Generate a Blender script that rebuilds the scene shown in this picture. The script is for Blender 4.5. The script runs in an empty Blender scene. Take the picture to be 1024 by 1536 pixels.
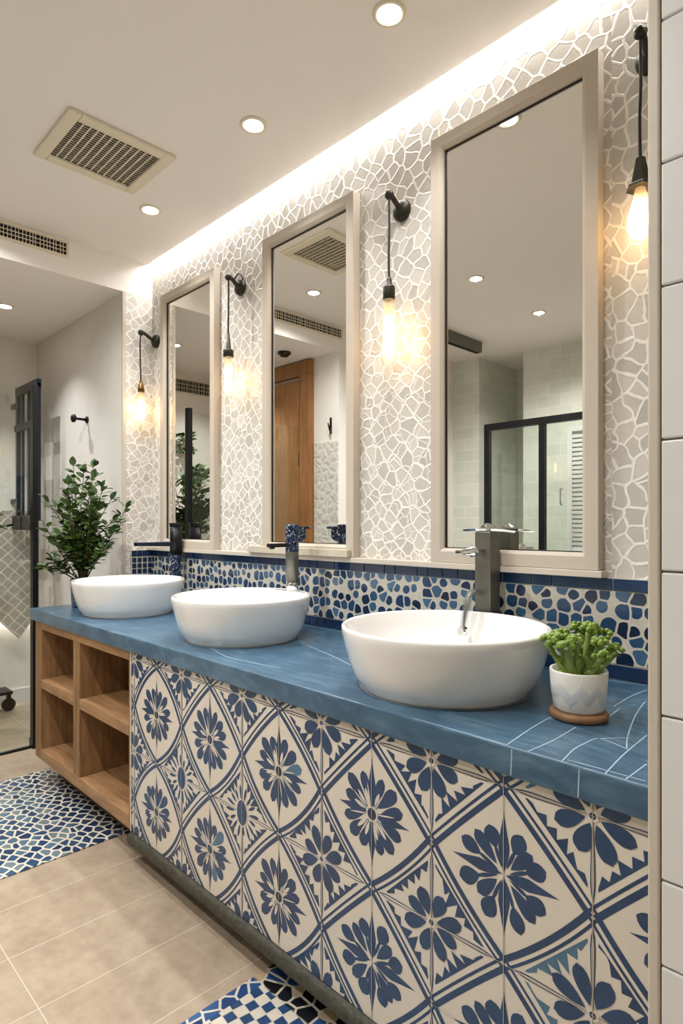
import bpy, bmesh, math, random
from mathutils import Vector, Matrix
random.seed(7)
S = bpy.context.scene
COL = S.collection
PI = math.pi

# ------------------------------------------------------------------ colour and node helpers
def lin(r, g, b):
    f = lambda c: (c/255/12.92 if c/255 <= .04045 else ((c/255+.055)/1.055)**2.4)
    return (f(r), f(g), f(b), 1)

class NT:
    def __init__(s, name):
        s.m = bpy.data.materials.new(name); s.m.use_nodes = True
        s.t = s.m.node_tree; s.t.nodes.clear()
        s.out = s.n('ShaderNodeOutputMaterial')
    def n(s, typ, **kw):
        nd = s.t.nodes.new(typ)
        for k, v in kw.items(): setattr(nd, k, v)
        return nd
    def l(s, a, b): s.t.links.new(a, b)
    def val(s, sock, v):
        if hasattr(v, 'is_output'): s.l(v, sock)
        else: sock.default_value = v
    def math(s, op, a, b=0.0, c=None, clamp=False):
        nd = s.n('ShaderNodeMath', operation=op, use_clamp=clamp)
        s.val(nd.inputs[0], a); s.val(nd.inputs[1], b)
        if c is not None: s.val(nd.inputs[2], c)
        return nd.outputs[0]
    def step(s, v, a, b):                      # smooth 0..1 between a and b
        nd = s.n('ShaderNodeMapRange', interpolation_type='SMOOTHSTEP')
        s.val(nd.inputs[0], v); nd.inputs[1].default_value = a; nd.inputs[2].default_value = b
        return nd.outputs[0]
    def coord(s):
        return s.n('ShaderNodeTexCoord').outputs['Object']
    def mapping(s, vec, loc=(0,0,0), rot=(0,0,0), sc=(1,1,1)):
        nd = s.n('ShaderNodeMapping'); s.l(vec, nd.inputs[0])
        nd.inputs[1].default_value = loc; nd.inputs[2].default_value = rot; nd.inputs[3].default_value = sc
        return nd.outputs[0]
    def noise(s, vec, scale, detail=3, rough=.5, col=False):
        nd = s.n('ShaderNodeTexNoise'); s.l(vec, nd.inputs['Vector'])
        nd.inputs['Scale'].default_value = scale; nd.inputs['Detail'].default_value = detail
        nd.inputs['Roughness'].default_value = rough
        return nd.outputs['Color' if col else 0]
    def vor(s, vec, scale, feature='F1', rnd=1.0, dim='2D'):
        nd = s.n('ShaderNodeTexVoronoi', feature=feature, voronoi_dimensions=dim)
        s.l(vec, nd.inputs['Vector']); nd.inputs['Scale'].default_value = scale
        nd.inputs['Randomness'].default_value = rnd
        return nd
    def mix(s, f, a, b):
        nd = s.n('ShaderNodeMix', data_type='RGBA')
        s.val(nd.inputs[0], f); s.val(nd.inputs[6], a); s.val(nd.inputs[7], b)
        return nd.outputs[2]
    def mixf(s, f, a, b):
        nd = s.n('ShaderNodeMix', data_type='FLOAT')
        s.val(nd.inputs[0], f); s.val(nd.inputs[2], a); s.val(nd.inputs[3], b)
        return nd.outputs[0]
    def ramp(s, f, stops):
        nd = s.n('ShaderNodeValToRGB'); s.l(f, nd.inputs[0]); cr = nd.color_ramp
        while len(cr.elements) < len(stops): cr.elements.new(.5)
        for e, (p, c) in zip(cr.elements, stops): e.position = p; e.color = c
        return nd.outputs[0]
    def warp(s, vec, scale, amt, detail=2):
        nz = s.noise(vec, scale, detail, col=True)
        a = s.n('ShaderNodeVectorMath', operation='SUBTRACT'); s.l(nz, a.inputs[0]); a.inputs[1].default_value = (.5,.5,.5)
        b = s.n('ShaderNodeVectorMath', operation='SCALE'); s.l(a.outputs[0], b.inputs[0]); b.inputs['Scale'].default_value = amt
        c = s.n('ShaderNodeVectorMath', operation='ADD'); s.l(vec, c.inputs[0]); s.l(b.outputs[0], c.inputs[1])
        return c.outputs[0]
    def sep(s, vec):
        nd = s.n('ShaderNodeSeparateXYZ'); s.l(vec, nd.inputs[0]); return nd.outputs
    def comb(s, x, y, z=0.0):
        nd = s.n('ShaderNodeCombineXYZ')
        s.val(nd.inputs[0], x); s.val(nd.inputs[1], y); s.val(nd.inputs[2], z); return nd.outputs[0]
    def bump(s, h, strength=.3, dist=.01):
        nd = s.n('ShaderNodeBump'); s.l(h, nd.inputs['Height'])
        nd.inputs['Strength'].default_value = strength; nd.inputs['Distance'].default_value = dist
        return nd.outputs[0]
    def bsdf(s, color, rough=.5, metal=0.0, coat=0.0, normal=None, spec=.5, **extra):
        nd = s.n('ShaderNodeBsdfPrincipled')
        s.val(nd.inputs['Base Color'], color); s.val(nd.inputs['Roughness'], rough)
        s.val(nd.inputs['Metallic'], metal); nd.inputs['Coat Weight'].default_value = coat
        nd.inputs['Specular IOR Level'].default_value = spec
        if normal is not None: s.l(normal, nd.inputs['Normal'])
        for k, v in extra.items(): s.val(nd.inputs[k.replace('_', ' ')], v)
        s.l(nd.outputs[0], s.out.inputs[0]); return nd

M = {}
def simple(name, rgb, rough=.5, metal=0.0, coat=0.0, var=.06, scale=20, bump=0.0, spec=.5):
    t = NT(name); v = t.coord(); nz = t.noise(v, scale, 4)
    c = lin(*rgb); lo = tuple(x*(1-var*2) for x in c[:3])+(1,); hi = tuple(min(1, x*(1+var)) for x in c[:3])+(1,)
    col = t.mix(nz, lo, hi)
    nrm = t.bump(nz, bump, .005) if bump else None
    t.bsdf(col, rough, metal, coat, nrm, spec); M[name] = t.m
    return t.m
def emit(name, rgb, strength):
    t = NT(name); e = t.n('ShaderNodeEmission'); e.inputs[0].default_value = lin(*rgb); e.inputs[1].default_value = strength
    t.l(e.outputs[0], t.out.inputs[0]); M[name] = t.m

simple('ceiling_paint', (238,233,228), .9, var=.01, scale=3)
simple('white_paint', (232,228,222), .85, var=.02, scale=4, bump=.05)
simple('grey_plaster', (214,214,208), .8, var=.05, scale=9, bump=.25)
simple('frame_cream', (192,181,167), .5, var=.04, scale=14)
simple('ledge_cream', (204,194,180), .5, var=.05, scale=14)
simple('ceramic', (238,236,233), .06, coat=.6, var=.01)
simple('black_metal', (30,31,34), .35, .6, var=.1)
simple('navy_metal', (28,36,52), .3, .5, var=.1)
simple('gunmetal', (118,116,108), .38, .7, var=.15, scale=30)
simple('chrome', (225,228,230), .06, 1.0, var=.01)
simple('bronze', (58,55,48), .4, .7, var=.2)
simple('brass', (120,92,52), .35, .9, var=.1)
simple('grille_cream', (222,212,190), .55, var=.02)
simple('dark_void', (18,17,15), .9, var=.05)
simple('cream_tile', (216,207,194), .28, var=.025, scale=8, coat=.1)
simple('glaze_blue', (34,66,104), .25, var=.22, scale=26, coat=.1)
simple('glaze_navy', (26,50,84), .25, var=.22, scale=26, coat=.1)
simple('glaze_teal', (78,116,142), .3, var=.2, scale=26)
simple('grout_grey', (170,160,146), .7, var=.06)
simple('border_blue', (30,62,102), .14, var=.3, scale=22, coat=.3)
simple('border_grout', (214,209,196), .7, var=.04)
simple('counter_grout', (160,184,202), .6, var=.1)
simple('leaf_green', (96,126,58), .42, var=.45, scale=18)
simple('leaf_dark', (64,92,46), .42, var=.4, scale=18)
simple('stem_brown', (84,74,44), .7, var=.2)
simple('soil', (60,46,34), .95, var=.3, scale=80)
simple('succulent', (122,150,52), .5, var=.4, scale=60, bump=.3)
simple('succulent_pale', (146,168,88), .5, var=.3, scale=40)
simple('coaster_wood', (142,106,72), .55, var=.25, scale=30)
simple('charred_rail', (70,67,55), .6, var=.5, scale=60, bump=1.0)
simple('tile_white', (226,225,224), .3, var=.03, scale=5)
simple('seal_grey', (104,112,120), .6)
simple('cord', (24,24,22), .6, var=.05)
simple('trough_stone', (196,186,168), .8, var=.12, scale=30, bump=.3)
simple('wheel_rubber', (16,16,18), .4, var=.05)
emit('downlight_glow', (255,250,244), 34)
emit('cove_glow', (255,252,247), 52)
emit('filament', (255,212,152), 24)
emit('led_glow', (255,250,244), 40)

def m_mirror():
    t = NT('mirror_glass'); g = t.n('ShaderNodeBsdfGlossy'); g.inputs[0].default_value = (.87,.87,.84,1); g.inputs[1].default_value = 0
    t.l(g.outputs[0], t.out.inputs[0]); M['mirror_glass'] = t.m
m_mirror()
def m_clear(name, tint, refl=.08):
    t = NT(name); a = t.n('ShaderNodeBsdfTransparent'); a.inputs[0].default_value = tint
    g = t.n('ShaderNodeBsdfGlossy'); g.inputs[1].default_value = .02
    x = t.n('ShaderNodeMixShader'); x.inputs[0].default_value = refl
    t.l(a.outputs[0], x.inputs[1]); t.l(g.outputs[0], x.inputs[2]); t.l(x.outputs[0], t.out.inputs[0]); M[name] = t.m
m_clear('screen_glass', (.93,.96,.94,1), .06)
m_clear('acrylic', (.86,.9,.92,1), .22)
def m_bulb():
    t = NT('bulb_glass'); a = t.n('ShaderNodeBsdfTransparent'); a.inputs[0].default_value = (1,.93,.82,1)
    d = t.n('ShaderNodeBsdfTranslucent'); d.inputs[0].default_value = (1,.9,.75,1)
    g = t.n('ShaderNodeBsdfGlossy'); g.inputs[1].default_value = .1
    x = t.n('ShaderNodeMixShader'); x.inputs[0].default_value = .3
    y = t.n('ShaderNodeMixShader'); y.inputs[0].default_value = .06
    t.l(a.outputs[0], x.inputs[1]); t.l(d.outputs[0], x.inputs[2]); t.l(x.outputs[0], y.inputs[1]); t.l(g.outputs[0], y.inputs[2])
    t.l(y.outputs[0], t.out.inputs[0]); M['bulb_glass'] = t.m
m_bulb()

def m_shell(name, axis='X', strip=True):
    """white ridges around pearl grey cells"""
    t = NT(name); x, y, z = t.sep(t.coord())
    h = x if axis == 'X' else y
    p = t.comb(h, z)
    w = t.warp(p, 9, .05, 3)
    w = t.mapping(w, rot=(0,0,PI/4+.1), sc=(1,1,1))
    e1 = t.vor(w, 21, 'DISTANCE_TO_EDGE', .66).outputs['Distance']
    c1 = t.vor(w, 21, 'F1', .66).outputs['Color']
    w2 = t.warp(p, 14, .06, 2)
    e2 = t.vor(w2, 15, 'DISTANCE_TO_EDGE', 1).outputs['Distance']
    line = t.math('MAXIMUM', t.math('SUBTRACT', 1.0, t.step(e1, .03, .095)), t.math('MULTIPLY', t.math('SUBTRACT', 1.0, t.step(e2, .015, .05)), t.math('MULTIPLY', t.math('SUBTRACT', 1.0, t.step(z, 1.5, 2.2)), .75)))
    cr = t.sep(c1)[0]
    if strip:
        q = t.mapping(t.warp(p, 12, .05, 2), loc=(.03,0,0), sc=(1,.8,1))
        e3 = t.vor(q, 24, 'DISTANCE_TO_EDGE', 1).outputs['Distance']; c3 = t.vor(q, 24, 'F1', 1).outputs['Color']
        l3 = t.math('SUBTRACT', 1.0, t.step(e3, .05, .10))
        k = t.math('GREATER_THAN', h, -.655)
        line = t.mixf(k, line, l3); cr = t.mixf(k, cr, t.sep(c3)[0])
    cell = t.mix(cr, lin(176,171,163), lin(208,202,193))
    nz = t.noise(p, 60, 3)
    cell = t.mix(t.math('MULTIPLY', nz, .35), cell, lin(225,220,212))
    col = t.mix(line, cell, lin(240,236,229))
    hgt = t.math('ADD', line, t.math('MULTIPLY', nz, .2))
    t.bsdf(col, t.mixf(line, .3, .6), 0, 0, t.bump(hgt, .5, .003)); M[name] = t.m
m_shell('shell_mosaic'); m_shell('shell_mosaic_side', 'Y', False)

def m_diamond():
    t = NT('diamond_tile'); x, y, z = t.sep(t.coord()); p = t.mapping(t.warp(t.comb(y, z), 20, .02), rot=(0,0,PI/4))
    a, b, _ = t.sep(p)
    fa = t.math('ABSOLUTE', t.math('SUBTRACT', t.math('FRACT', t.math('MULTIPLY', a, 17.0)), .5))
    fb = t.math('ABSOLUTE', t.math('SUBTRACT', t.math('FRACT', t.math('MULTIPLY', b, 17.0)), .5))
    ln = t.step(t.math('MAXIMUM', fa, fb), .40, .46)
    nz = t.noise(p, 30, 3)
    t.bsdf(t.mix(ln, t.mix(nz, lin(168,158,148), lin(196,188,178)), lin(226,220,212)), .4, 0, 0, t.bump(ln, .5, .004)); M['diamond_tile'] = t.m
m_diamond()

def m_relief():
    t = NT('white_relief'); x, y, z = t.sep(t.coord()); p = t.warp(t.comb(x, z), 12, .06)
    e = t.vor(p, 16, 'DISTANCE_TO_EDGE', 1).outputs['Distance']; nz = t.noise(p, 40, 3)
    h = t.math('ADD', e, t.math('MULTIPLY', nz, .3))
    t.bsdf(t.mix(t.step(e, 0, .2), lin(222,220,214), lin(205,203,196)), .5, 0, 0, t.bump(h, .8, .012)); M['white_relief'] = t.m
m_relief()

def m_pebble():
    t = NT('pebble_mosaic'); x, y, z = t.sep(t.coord())
    p = t.comb(x, z); w = t.warp(p, 14, .018, 2)
    v = t.vor(w, 25, 'DISTANCE_TO_EDGE', .6); f = t.vor(w, 25, 'F1', .6)
    e, d, c = v.outputs['Distance'], f.outputs['Distance'], f.outputs['Color']
    r, g, b = t.sep(c)
    thr = t.math('ADD', .37, t.math('MULTIPLY', r, .24))
    body = t.math('MULTIPLY', t.step(e, .062, .09), t.step(t.math('SUBTRACT', thr, d), 0.0, .045))
    nz = t.noise(p, 45, 4)
    base = t.ramp(g, [(0,lin(18,26,44)), (.3,lin(32,62,98)), (.65,lin(50,88,126)), (1,lin(84,122,154))])
    base = t.mix(t.math('MULTIPLY', nz, .5), base, lin(26,44,74))
    grout = t.mix(nz, lin(222,215,200), lin(190,184,170))
    rim = t.math('MULTIPLY', t.step(e, .035, .055), t.math('SUBTRACT', 1.0, t.step(e, .06, .075)))
    grout = t.mix(t.math('MULTIPLY', rim, .45), grout, lin(120,116,108))
    t.bsdf(t.mix(body, grout, base), t.mixf(body, .65, .16), 0, 0, t.bump(body, .5, .004)); M['pebble_mosaic'] = t.m
m_pebble()

def m_counter():
    t = NT('counter_blue'); v = t.coord()
    s = t.noise(t.mapping(t.warp(v, 3, .15), rot=(0,0,.25), sc=(1.6,14,6)), 5, 5, .6)
    n2 = t.noise(v, 7, 4)
    col = t.ramp(t.math('ADD', t.math('MULTIPLY', s, .6), t.math('MULTIPLY', n2, .4)), [(.3,lin(42,70,92)), (.5,lin(60,93,118)), (.72,lin(100,129,148))])
    t.bsdf(col, .3, 0, .15, t.bump(s, .08, .004)); M['counter_blue'] = t.m
m_counter()

def m_wood(name, axis, a, b, rough=.5):
    t = NT(name); v = t.coord()
    sc = {'X':(1.5,22,22), 'Z':(22,22,1.5), 'Y':(22,1.5,22)}[axis]
    g = t.noise(t.mapping(t.warp(v, 4, .05), sc=sc), 2.2, 6, .62); n2 = t.noise(v, 5, 3)
    f = t.math('ADD', t.math('MULTIPLY', g, .75), t.math('MULTIPLY', n2, .25))
    t.bsdf(t.ramp(f, [(.3,lin(*a)), (.7,lin(*b))]), rough, 0, 0, t.bump(g, .15, .003)); M[name] = t.m
m_wood('oak_long', 'X', (124,88,56), (184,144,102)); m_wood('oak_up', 'Z', (108,75,46), (166,127,87)); m_wood('oak_deep', 'Y', (80,55,32), (126,92,58))  # oak_deep is darkened to paint in the shade inside the cubbies
m_wood('door_wood', 'Z', (132,88,48), (178,128,78)); m_wood('door_trim', 'Z', (124,80,42), (166,116,68))

def m_floor():
    t = NT('floor_tile'); v = t.coord(); x, y, z = t.sep(v)
    fx = t.math('ABSOLUTE', t.math('SUBTRACT', t.math('FRACT', t.math('ADD', t.math('DIVIDE', t.math('ADD', x, 2.155), .25), 40.5)), .5))
    fy = t.math('ABSOLUTE', t.math('SUBTRACT', t.math('FRACT', t.math('ADD', t.math('DIVIDE', t.math('SUBTRACT', y, .541), .7), 40.5)), .5))
    g = t.math('MAXIMUM', t.math('LESS_THAN', fx, .0013/.25), t.math('LESS_THAN', fy, .0013/.7))
    n1 = t.noise(v, 3.5, 5, .6); n2 = t.noise(v, 26, 4, .6)
    col = t.ramp(t.math('ADD', t.math('MULTIPLY', n1, .7), t.math('MULTIPLY', n2, .3)), [(.3,lin(148,129,110)), (.5,lin(172,154,134)), (.7,lin(192,175,156))])
    t.bsdf(t.mix(g, col, lin(208,196,180)), .42, 0, 0, t.bump(g, .2, .002)); M['floor_tile'] = t.m
m_floor()

def m_matvor():
    t = NT('mosaic_blue'); v = t.coord(); x, y, z = t.sep(v); p = t.warp(t.comb(x, y), 8, .02)
    q = t.mapping(p, rot=(0,0,PI/4+.15), sc=(1,1.25,1))
    e = t.vor(q, 22, 'DISTANCE_TO_EDGE', .6).outputs['Distance']; f = t.vor(q, 22, 'F1', .6)
    r, g, b = t.sep(f.outputs['Color'])
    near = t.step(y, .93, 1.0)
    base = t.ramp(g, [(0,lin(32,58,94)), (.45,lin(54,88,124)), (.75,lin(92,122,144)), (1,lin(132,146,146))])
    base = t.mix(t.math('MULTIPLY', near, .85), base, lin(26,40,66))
    nz = t.noise(v, 70, 3); base = t.mix(t.math('MULTIPLY', nz, .35), base, lin(24,46,84))
    body = t.step(e, .09, .13)
    t.bsdf(t.mix(body, t.mix(nz, lin(196,188,172), lin(226,219,205)), base), t.mixf(body, .6, .2), 0, 0, t.bump(body, .35, .003)); M['mosaic_blue'] = t.m
    t = NT('mosaic_checker'); v = t.coord(); x, y, z = t.sep(v); p = t.warp(t.comb(x, y), 10, .008)
    q = t.mapping(p, rot=(0,0,.12), sc=(1,1,1)); a, b, _ = t.sep(q)
    A = t.math('MULTIPLY', a, 33.0); B = t.math('MULTIPLY', b, 33.0)
    par = t.math('MODULO', t.math('ADD', t.math('FLOOR', A), t.math('ADD', t.math('FLOOR', B), 400.0)), 2.0)
    fa = t.math('ABSOLUTE', t.math('SUBTRACT', t.math('FRACT', A), .5)); fb = t.math('ABSOLUTE', t.math('SUBTRACT', t.math('FRACT', B), .5))
    gr = t.step(t.math('MAXIMUM', fa, fb), .44, .475)
    nz = t.noise(v, 60, 3)
    blue = t.mix(nz, lin(24,52,94), lin(52,86,128)); white = t.mix(nz, lin(226,219,206), lin(206,196,178))
    chk = t.mix(gr, t.mix(par, white, blue), lin(206,200,186))
    ev = t.vor(p, 24, 'DISTANCE_TO_EDGE', .9).outputs['Distance']; fc = t.sep(t.vor(p, 24, 'F1', .9).outputs['Color'])[0]
    pb = t.ramp(fc, [(0,lin(20,20,24)), (.38,lin(28,32,44)), (.42,lin(190,164,126)), (.7,lin(206,188,156)), (.75,lin(40,76,126)), (1,lin(46,84,132))])
    peb = t.mix(t.step(ev, .06, .1), lin(200,190,172), pb)
    k = t.step(y, .99, 1.0); xl = t.math('LESS_THAN', x, -1.315)
    k = t.math('MAXIMUM', k, 0.0)
    edge = t.mix(t.step(ev, .06, .1), lin(214,206,192), t.mix(fc, lin(24,58,112), lin(60,100,150)))
    col = t.mix(xl, t.mix(k, chk, peb), t.mix(k, edge, peb))
    t.bsdf(col, .3); M['mosaic_checker'] = t.m
m_matvor()

def m_walltile():
    t = NT('shower_tile'); v = t.coord(); x, y, z = t.sep(v)
    p = t.comb(t.math('ADD', x, y), z)
    b = t.n('ShaderNodeTexBrick'); t.l(p, b.inputs['Vector'])
    b.inputs['Color1'].default_value = lin(222,224,214); b.inputs['Color2'].default_value = lin(208,212,202); b.inputs['Mortar'].default_value = lin(232,232,224)
    b.inputs['Scale'].default_value = 1; b.inputs['Mortar Size'].default_value = .003; b.inputs['Brick Width'].default_value = .2; b.inputs['Row Height'].default_value = .1
    nz = t.noise(v, 8, 3)
    t.bsdf(t.mix(t.math('MULTIPLY', nz, .3), b.outputs[0], lin(196,202,190)), .22, 0, 0, t.bump(t.math('ADD', b.outputs[1], t.math('MULTIPLY', nz, -.6)), -.25, .004)); M['shower_tile'] = t.m
m_walltile()

def m_speckle():
    t = NT('mosaic_metal'); v = t.coord()
    f = t.vor(v, 170, 'F1', 1, '3D'); r = t.sep(f.outputs['Color'])[0]
    col = t.ramp(r, [(0,lin(14,16,24)), (.4,lin(26,34,56)), (.7,lin(48,70,108)), (.9,lin(90,112,140)), (1,lin(200,206,210))])
    t.bsdf(col, .22, .3); M['mosaic_metal'] = t.m
    t = NT('pot_blue'); v = t.coord(); f = t.vor(v, 60, 'DISTANCE_TO_EDGE', 1, '3D').outputs['Distance']
    t.bsdf(t.mix(t.step(f, .03, .08), lin(150,160,170), lin(44,58,80)), .4); M['pot_blue'] = t.m
    t = NT('pot_white'); x, y, z = t.sep(t.coord())
    zz = t.math('ABSOLUTE', t.math('SUBTRACT', t.math('FRACT', t.math('MULTIPLY', t.math('ADD', x, y), 22.0)), .5))
    k = t.math('MULTIPLY', t.step(t.math('ADD', t.math('MULTIPLY', z, 24.0), zz), .75, 1.0), t.math('SUBTRACT', 1.0, t.step(t.math('ADD', t.math('MULTIPLY', z, 24.0), zz), 1.35, 1.65)))
    nz = t.noise(t.coord(), 40, 4)
    k = t.math('MULTIPLY', k, nz)
    t.bsdf(t.mix(k, lin(228,224,216), lin(180,188,196)), .35, 0, 0, t.bump(k, .5, .003)); M['pot_white'] = t.m
m_speckle()

# ------------------------------------------------------------------ mesh helpers
def box(bm, x0, x1, y0, y1, z0, z1, mi=0, bev=0.0):
    vs = [bm.verts.new(p) for p in ((x0,y0,z0),(x1,y0,z0),(x1,y1,z0),(x0,y1,z0),(x0,y0,z1),(x1,y0,z1),(x1,y1,z1),(x0,y1,z1))]
    fs = [bm.faces.new([vs[i] for i in f]) for f in ((3,2,1,0),(4,5,6,7),(0,1,5,4),(1,2,6,5),(2,3,7,6),(3,0,4,7))]
    for f in fs: f.material_index = mi
    if bev:
        es = list({e for f in fs for e in f.edges})
        r = bmesh.ops.bevel(bm, geom=es, offset=bev, segments=2, profile=.5, affect='EDGES')
        for f in r['faces']: f.material_index = mi
def lathe(bm, prof, seg=32, c=(0,0,0), mi=0, sx=1, sy=1, axis='Z', smooth=True):
    rings = []
    for r, z in prof:
        ring = []
        for k in range(seg if r > 1e-6 else 1):
            a = 2*PI*k/seg; x, y = r*math.cos(a)*sx, r*math.sin(a)*sy
            p = {'Z':(x,y,z), 'Y':(x,z,y), 'X':(z,x,y)}[axis]
            ring.append(bm.verts.new((p[0]+c[0], p[1]+c[1], p[2]+c[2])))
        rings.append(ring)
    for A, B in zip(rings, rings[1:]):
        for k in range(seg):
            a0, a1 = A[k % len(A)], A[(k+1) % len(A)]; b0, b1 = B[k % len(B)], B[(k+1) % len(B)]
            q = []
            for v in (a0, a1, b1, b0):
                if v not in q: q.append(v)
            if len(q) > 2:
                try: f = bm.faces.new(q); f.smooth = smooth; f.material_index = mi
                except ValueError: pass
def tube(bm, pts, r, seg=10, mi=0, cap=True):
    pts = [Vector(p) for p in pts]; rr = r if isinstance(r, (list, tuple)) else [r]*len(pts)
    rings = []; up = None
    for i, p in enumerate(pts):
        t = (pts[min(i+1, len(pts)-1)]-pts[max(i-1, 0)]).normalized()
        if up is None:
            up = t.orthogonal().normalized()
        up = (up-t*up.dot(t)).normalized(); s = t.cross(up)
        rings.append([bm.verts.new(p+(up*math.cos(2*PI*k/seg)+s*math.sin(2*PI*k/seg))*rr[i]) for k in range(seg)])
    for A, B in zip(rings, rings[1:]):
        for k in range(seg):
            f = bm.faces.new((A[k], A[(k+1)%seg], B[(k+1)%seg], B[k])); f.smooth = True; f.material_index = mi
    if cap:
        for R, fl in ((rings[0], True), (rings[-1], False)):
            f = bm.faces.new(R[::-1] if fl else R); f.material_index = mi
def curve_pts(ctrl, n=12):
    P = [Vector(p) for p in ctrl]; P = [P[0]*2-P[1]]+P+[P[-1]*2-P[-2]]; out = []
    for i in range(1, len(P)-2):
        for k in range(n):
            t = k/n; a, b, c, d = P[i-1:i+3]
            out.append(.5*((2*b)+(c-a)*t+(2*a-5*b+4*c-d)*t*t+(3*b-a-3*c+d)*t**3))
    out.append(P[-2]); return out
def obj(name, bm, mats, parent=None, bevel=0.0, loc=None, fix=True):
    if fix: bmesh.ops.recalc_face_normals(bm, faces=bm.faces)
    me = bpy.data.meshes.new(name); bm.to_mesh(me); bm.free()
    for m in (mats if isinstance(mats, (list, tuple)) else [mats]): me.materials.append(M[m])
    o = bpy.data.objects.new(name, me); COL.objects.link(o)
    if parent: o.parent = parent
    if loc: o.location = loc
    if bevel:
        b = o.modifiers.new('bevel', 'BEVEL'); b.width = bevel; b.segments = 2; b.limit_method = 'ANGLE'
    return o
def bxo(name, dims, mat, parent=None, bevel=0.0):
    bm = bmesh.new(); box(bm, *dims); return obj(name, bm, mat, parent, bevel)
def thing(name, label, cat, loc=(0,0,0), group=None):
    o = bpy.data.objects.new(name, None); COL.objects.link(o); o.location = loc; o.empty_display_size = .05
    return tag(o, label, cat, group)
def tag(o, label, cat, group=None):
    o['label'] = label; o['category'] = cat
    if group: o['group'] = group
    return o
def struct(o, label=None, cat=None):
    o['kind'] = 'structure'; o['label'] = label or ''; o['category'] = cat or ''
    return o
def copy_tree(o, parent=None):
    c = o.copy(); COL.objects.link(c)
    if parent: c.parent = parent
    for ch in list(o.children): copy_tree(ch, c)
    return c

# ------------------------------------------------------------------ room dimensions
YW, YF, ZC, ZC2 = 1.66, 1.004, 2.705, 2.52       # mirror wall, counter front, ceilings
XS = -3.22                                        # soffit face / end of vanity
CT = .832                                         # counter top
YN = 1.49                                         # plaster wall beyond the pier

bm = bmesh.new(); box(bm, -4.75, 1.4, -2.1, 1.8, -.08, 0)
struct(obj('floor', bm, 'floor_tile'), 'beige stone tile floor', 'floor')
bm = bmesh.new(); box(bm, XS, 1.4, -2.1, 1.628, ZC, ZC+.12); box(bm, XS, 1.4, 1.628, 1.76, ZC+.07, ZC+.12)
struct(obj('ceiling', bm, 'ceiling_paint'), 'white main ceiling with a light slot along the wall', 'ceiling')
bm = bmesh.new(); box(bm, -4.75, XS, -2.1, 1.8, ZC2, ZC+.12)
struct(obj('ceiling_soffit', bm, 'ceiling_paint'), 'lower white ceiling of the next room with its stepped edge', 'ceiling')
bm = bmesh.new(); box(bm, XS, 1.4, YW, 1.8, 0, ZC+.07)
struct(obj('wall_front', bm, 'shell_mosaic'), 'wall of white ridged shell mosaic behind the mirrors', 'wall')
bm = bmesh.new(); box(bm, XS-.12, XS, YN, 1.8, 0, ZC2)
for f in bm.faces: f.material_index = 1 if f.calc_center_median().x > XS-.01 else 0
struct(obj('wall_front_pier', bm, ['grey_plaster', 'shell_mosaic_side']), 'pier clad in shell mosaic', 'wall')
bm = bmesh.new(); box(bm, -4.75, XS-.12, YN, 1.8, 0, ZC2)
struct(obj('wall_front_recess', bm, 'grey_plaster'), 'grey plaster wall with the robe hook', 'wall')
bm = bmesh.new(); box(bm, -4.75, -4.6, .15, YN, 0, ZC2)
struct(obj('wall_left', bm, 'white_paint'), 'white far wall of the next room', 'wall')
bm = bmesh.new(); box(bm, -4.75, XS, 0, .15, 0, ZC2)
struct(obj('wall_back_recess', bm, 'white_paint'), 'white wall with the wooden door', 'wall')
bm = bmesh.new(); box(bm, XS-.15, XS, -2.1, 0, 0, ZC2)
struct(obj('wall_left_return', bm, 'white_paint'), 'white side wall beside the shower', 'wall')
bm = bmesh.new(); box(bm, XS, -2.95, -2.1, -1.3, 0, ZC); box(bm, -2.95, -2.6, -2.1, -1.95, 0, ZC); box(bm, -2.6, 1.4, -2.1, -1.43, 0, ZC)
struct(obj('wall_back', bm, 'shower_tile'), 'pale green white tiled wall with a recess', 'wall')
bm = bmesh.new(); box(bm, 1.3, 1.4, -1.43, .95, 0, ZC)
struct(obj('wall_right_side', bm, 'white_paint'), 'white side wall', 'wall')
# tiled pier on the right, one bevelled slab per tile
bm = bmesh.new(); box(bm, -.318, 1.4, .956, YW, 0, ZC, 1)
zs = [0, .175, .405, .602, .727-.0, .963, 1.172, 1.363, 1.585, 1.763, 1.965, 2.18, 2.4, 2.6, ZC]
zs = [0, .19, .40, .601, .725, .963, 1.172, 1.363, 1.585, 1.763, 1.97, 2.18, 2.39, 2.6, ZC]
for a, b in zip(zs, zs[1:]):
    for k in range(4):
        box(bm, -.304+k*.42, -.304+(k+1)*.42-.003, .948, .960, a+.0015, b-.0015, 0, .0025)
struct(obj('wall_right', bm, ['tile_white', 'grout_grey']), 'white tiled pier at the right end', 'wall')
bm = bmesh.new(); box(bm, -.322, -.3055, .946, .975, 0, ZC, 0, .003)
struct(obj('trim_1', bm, 'ledge_cream'), 'cream corner bead of the tiled pier', 'trim')
bm = bmesh.new(); box(bm, XS-.006, XS+.004, YN-.006, YN+.012, 0, ZC2)
struct(obj('trim_2', bm, 'frame_cream'), 'cream corner bead of the mosaic pier', 'trim')
bm = bmesh.new(); box(bm, XS, -.665, 1.618, YW, 1.098, 1.1165, 0, .002)
struct(obj('trim_3', bm, 'ledge_cream'), 'cream ledge above the blue border tiles', 'trim')
bm = bmesh.new(); box(bm, -4.6, -4.588, .2, YN, 0, .1); struct(obj('baseboard_left', bm, 'tile_white'), 'pale base of far wall', 'baseboard')
bm = bmesh.new(); box(bm, -3.48, XS, .15, .162, .0, 1.86); struct(obj('trim_4', bm, 'white_relief'), 'white relief tiles beside the wooden door', 'trim')

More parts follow.
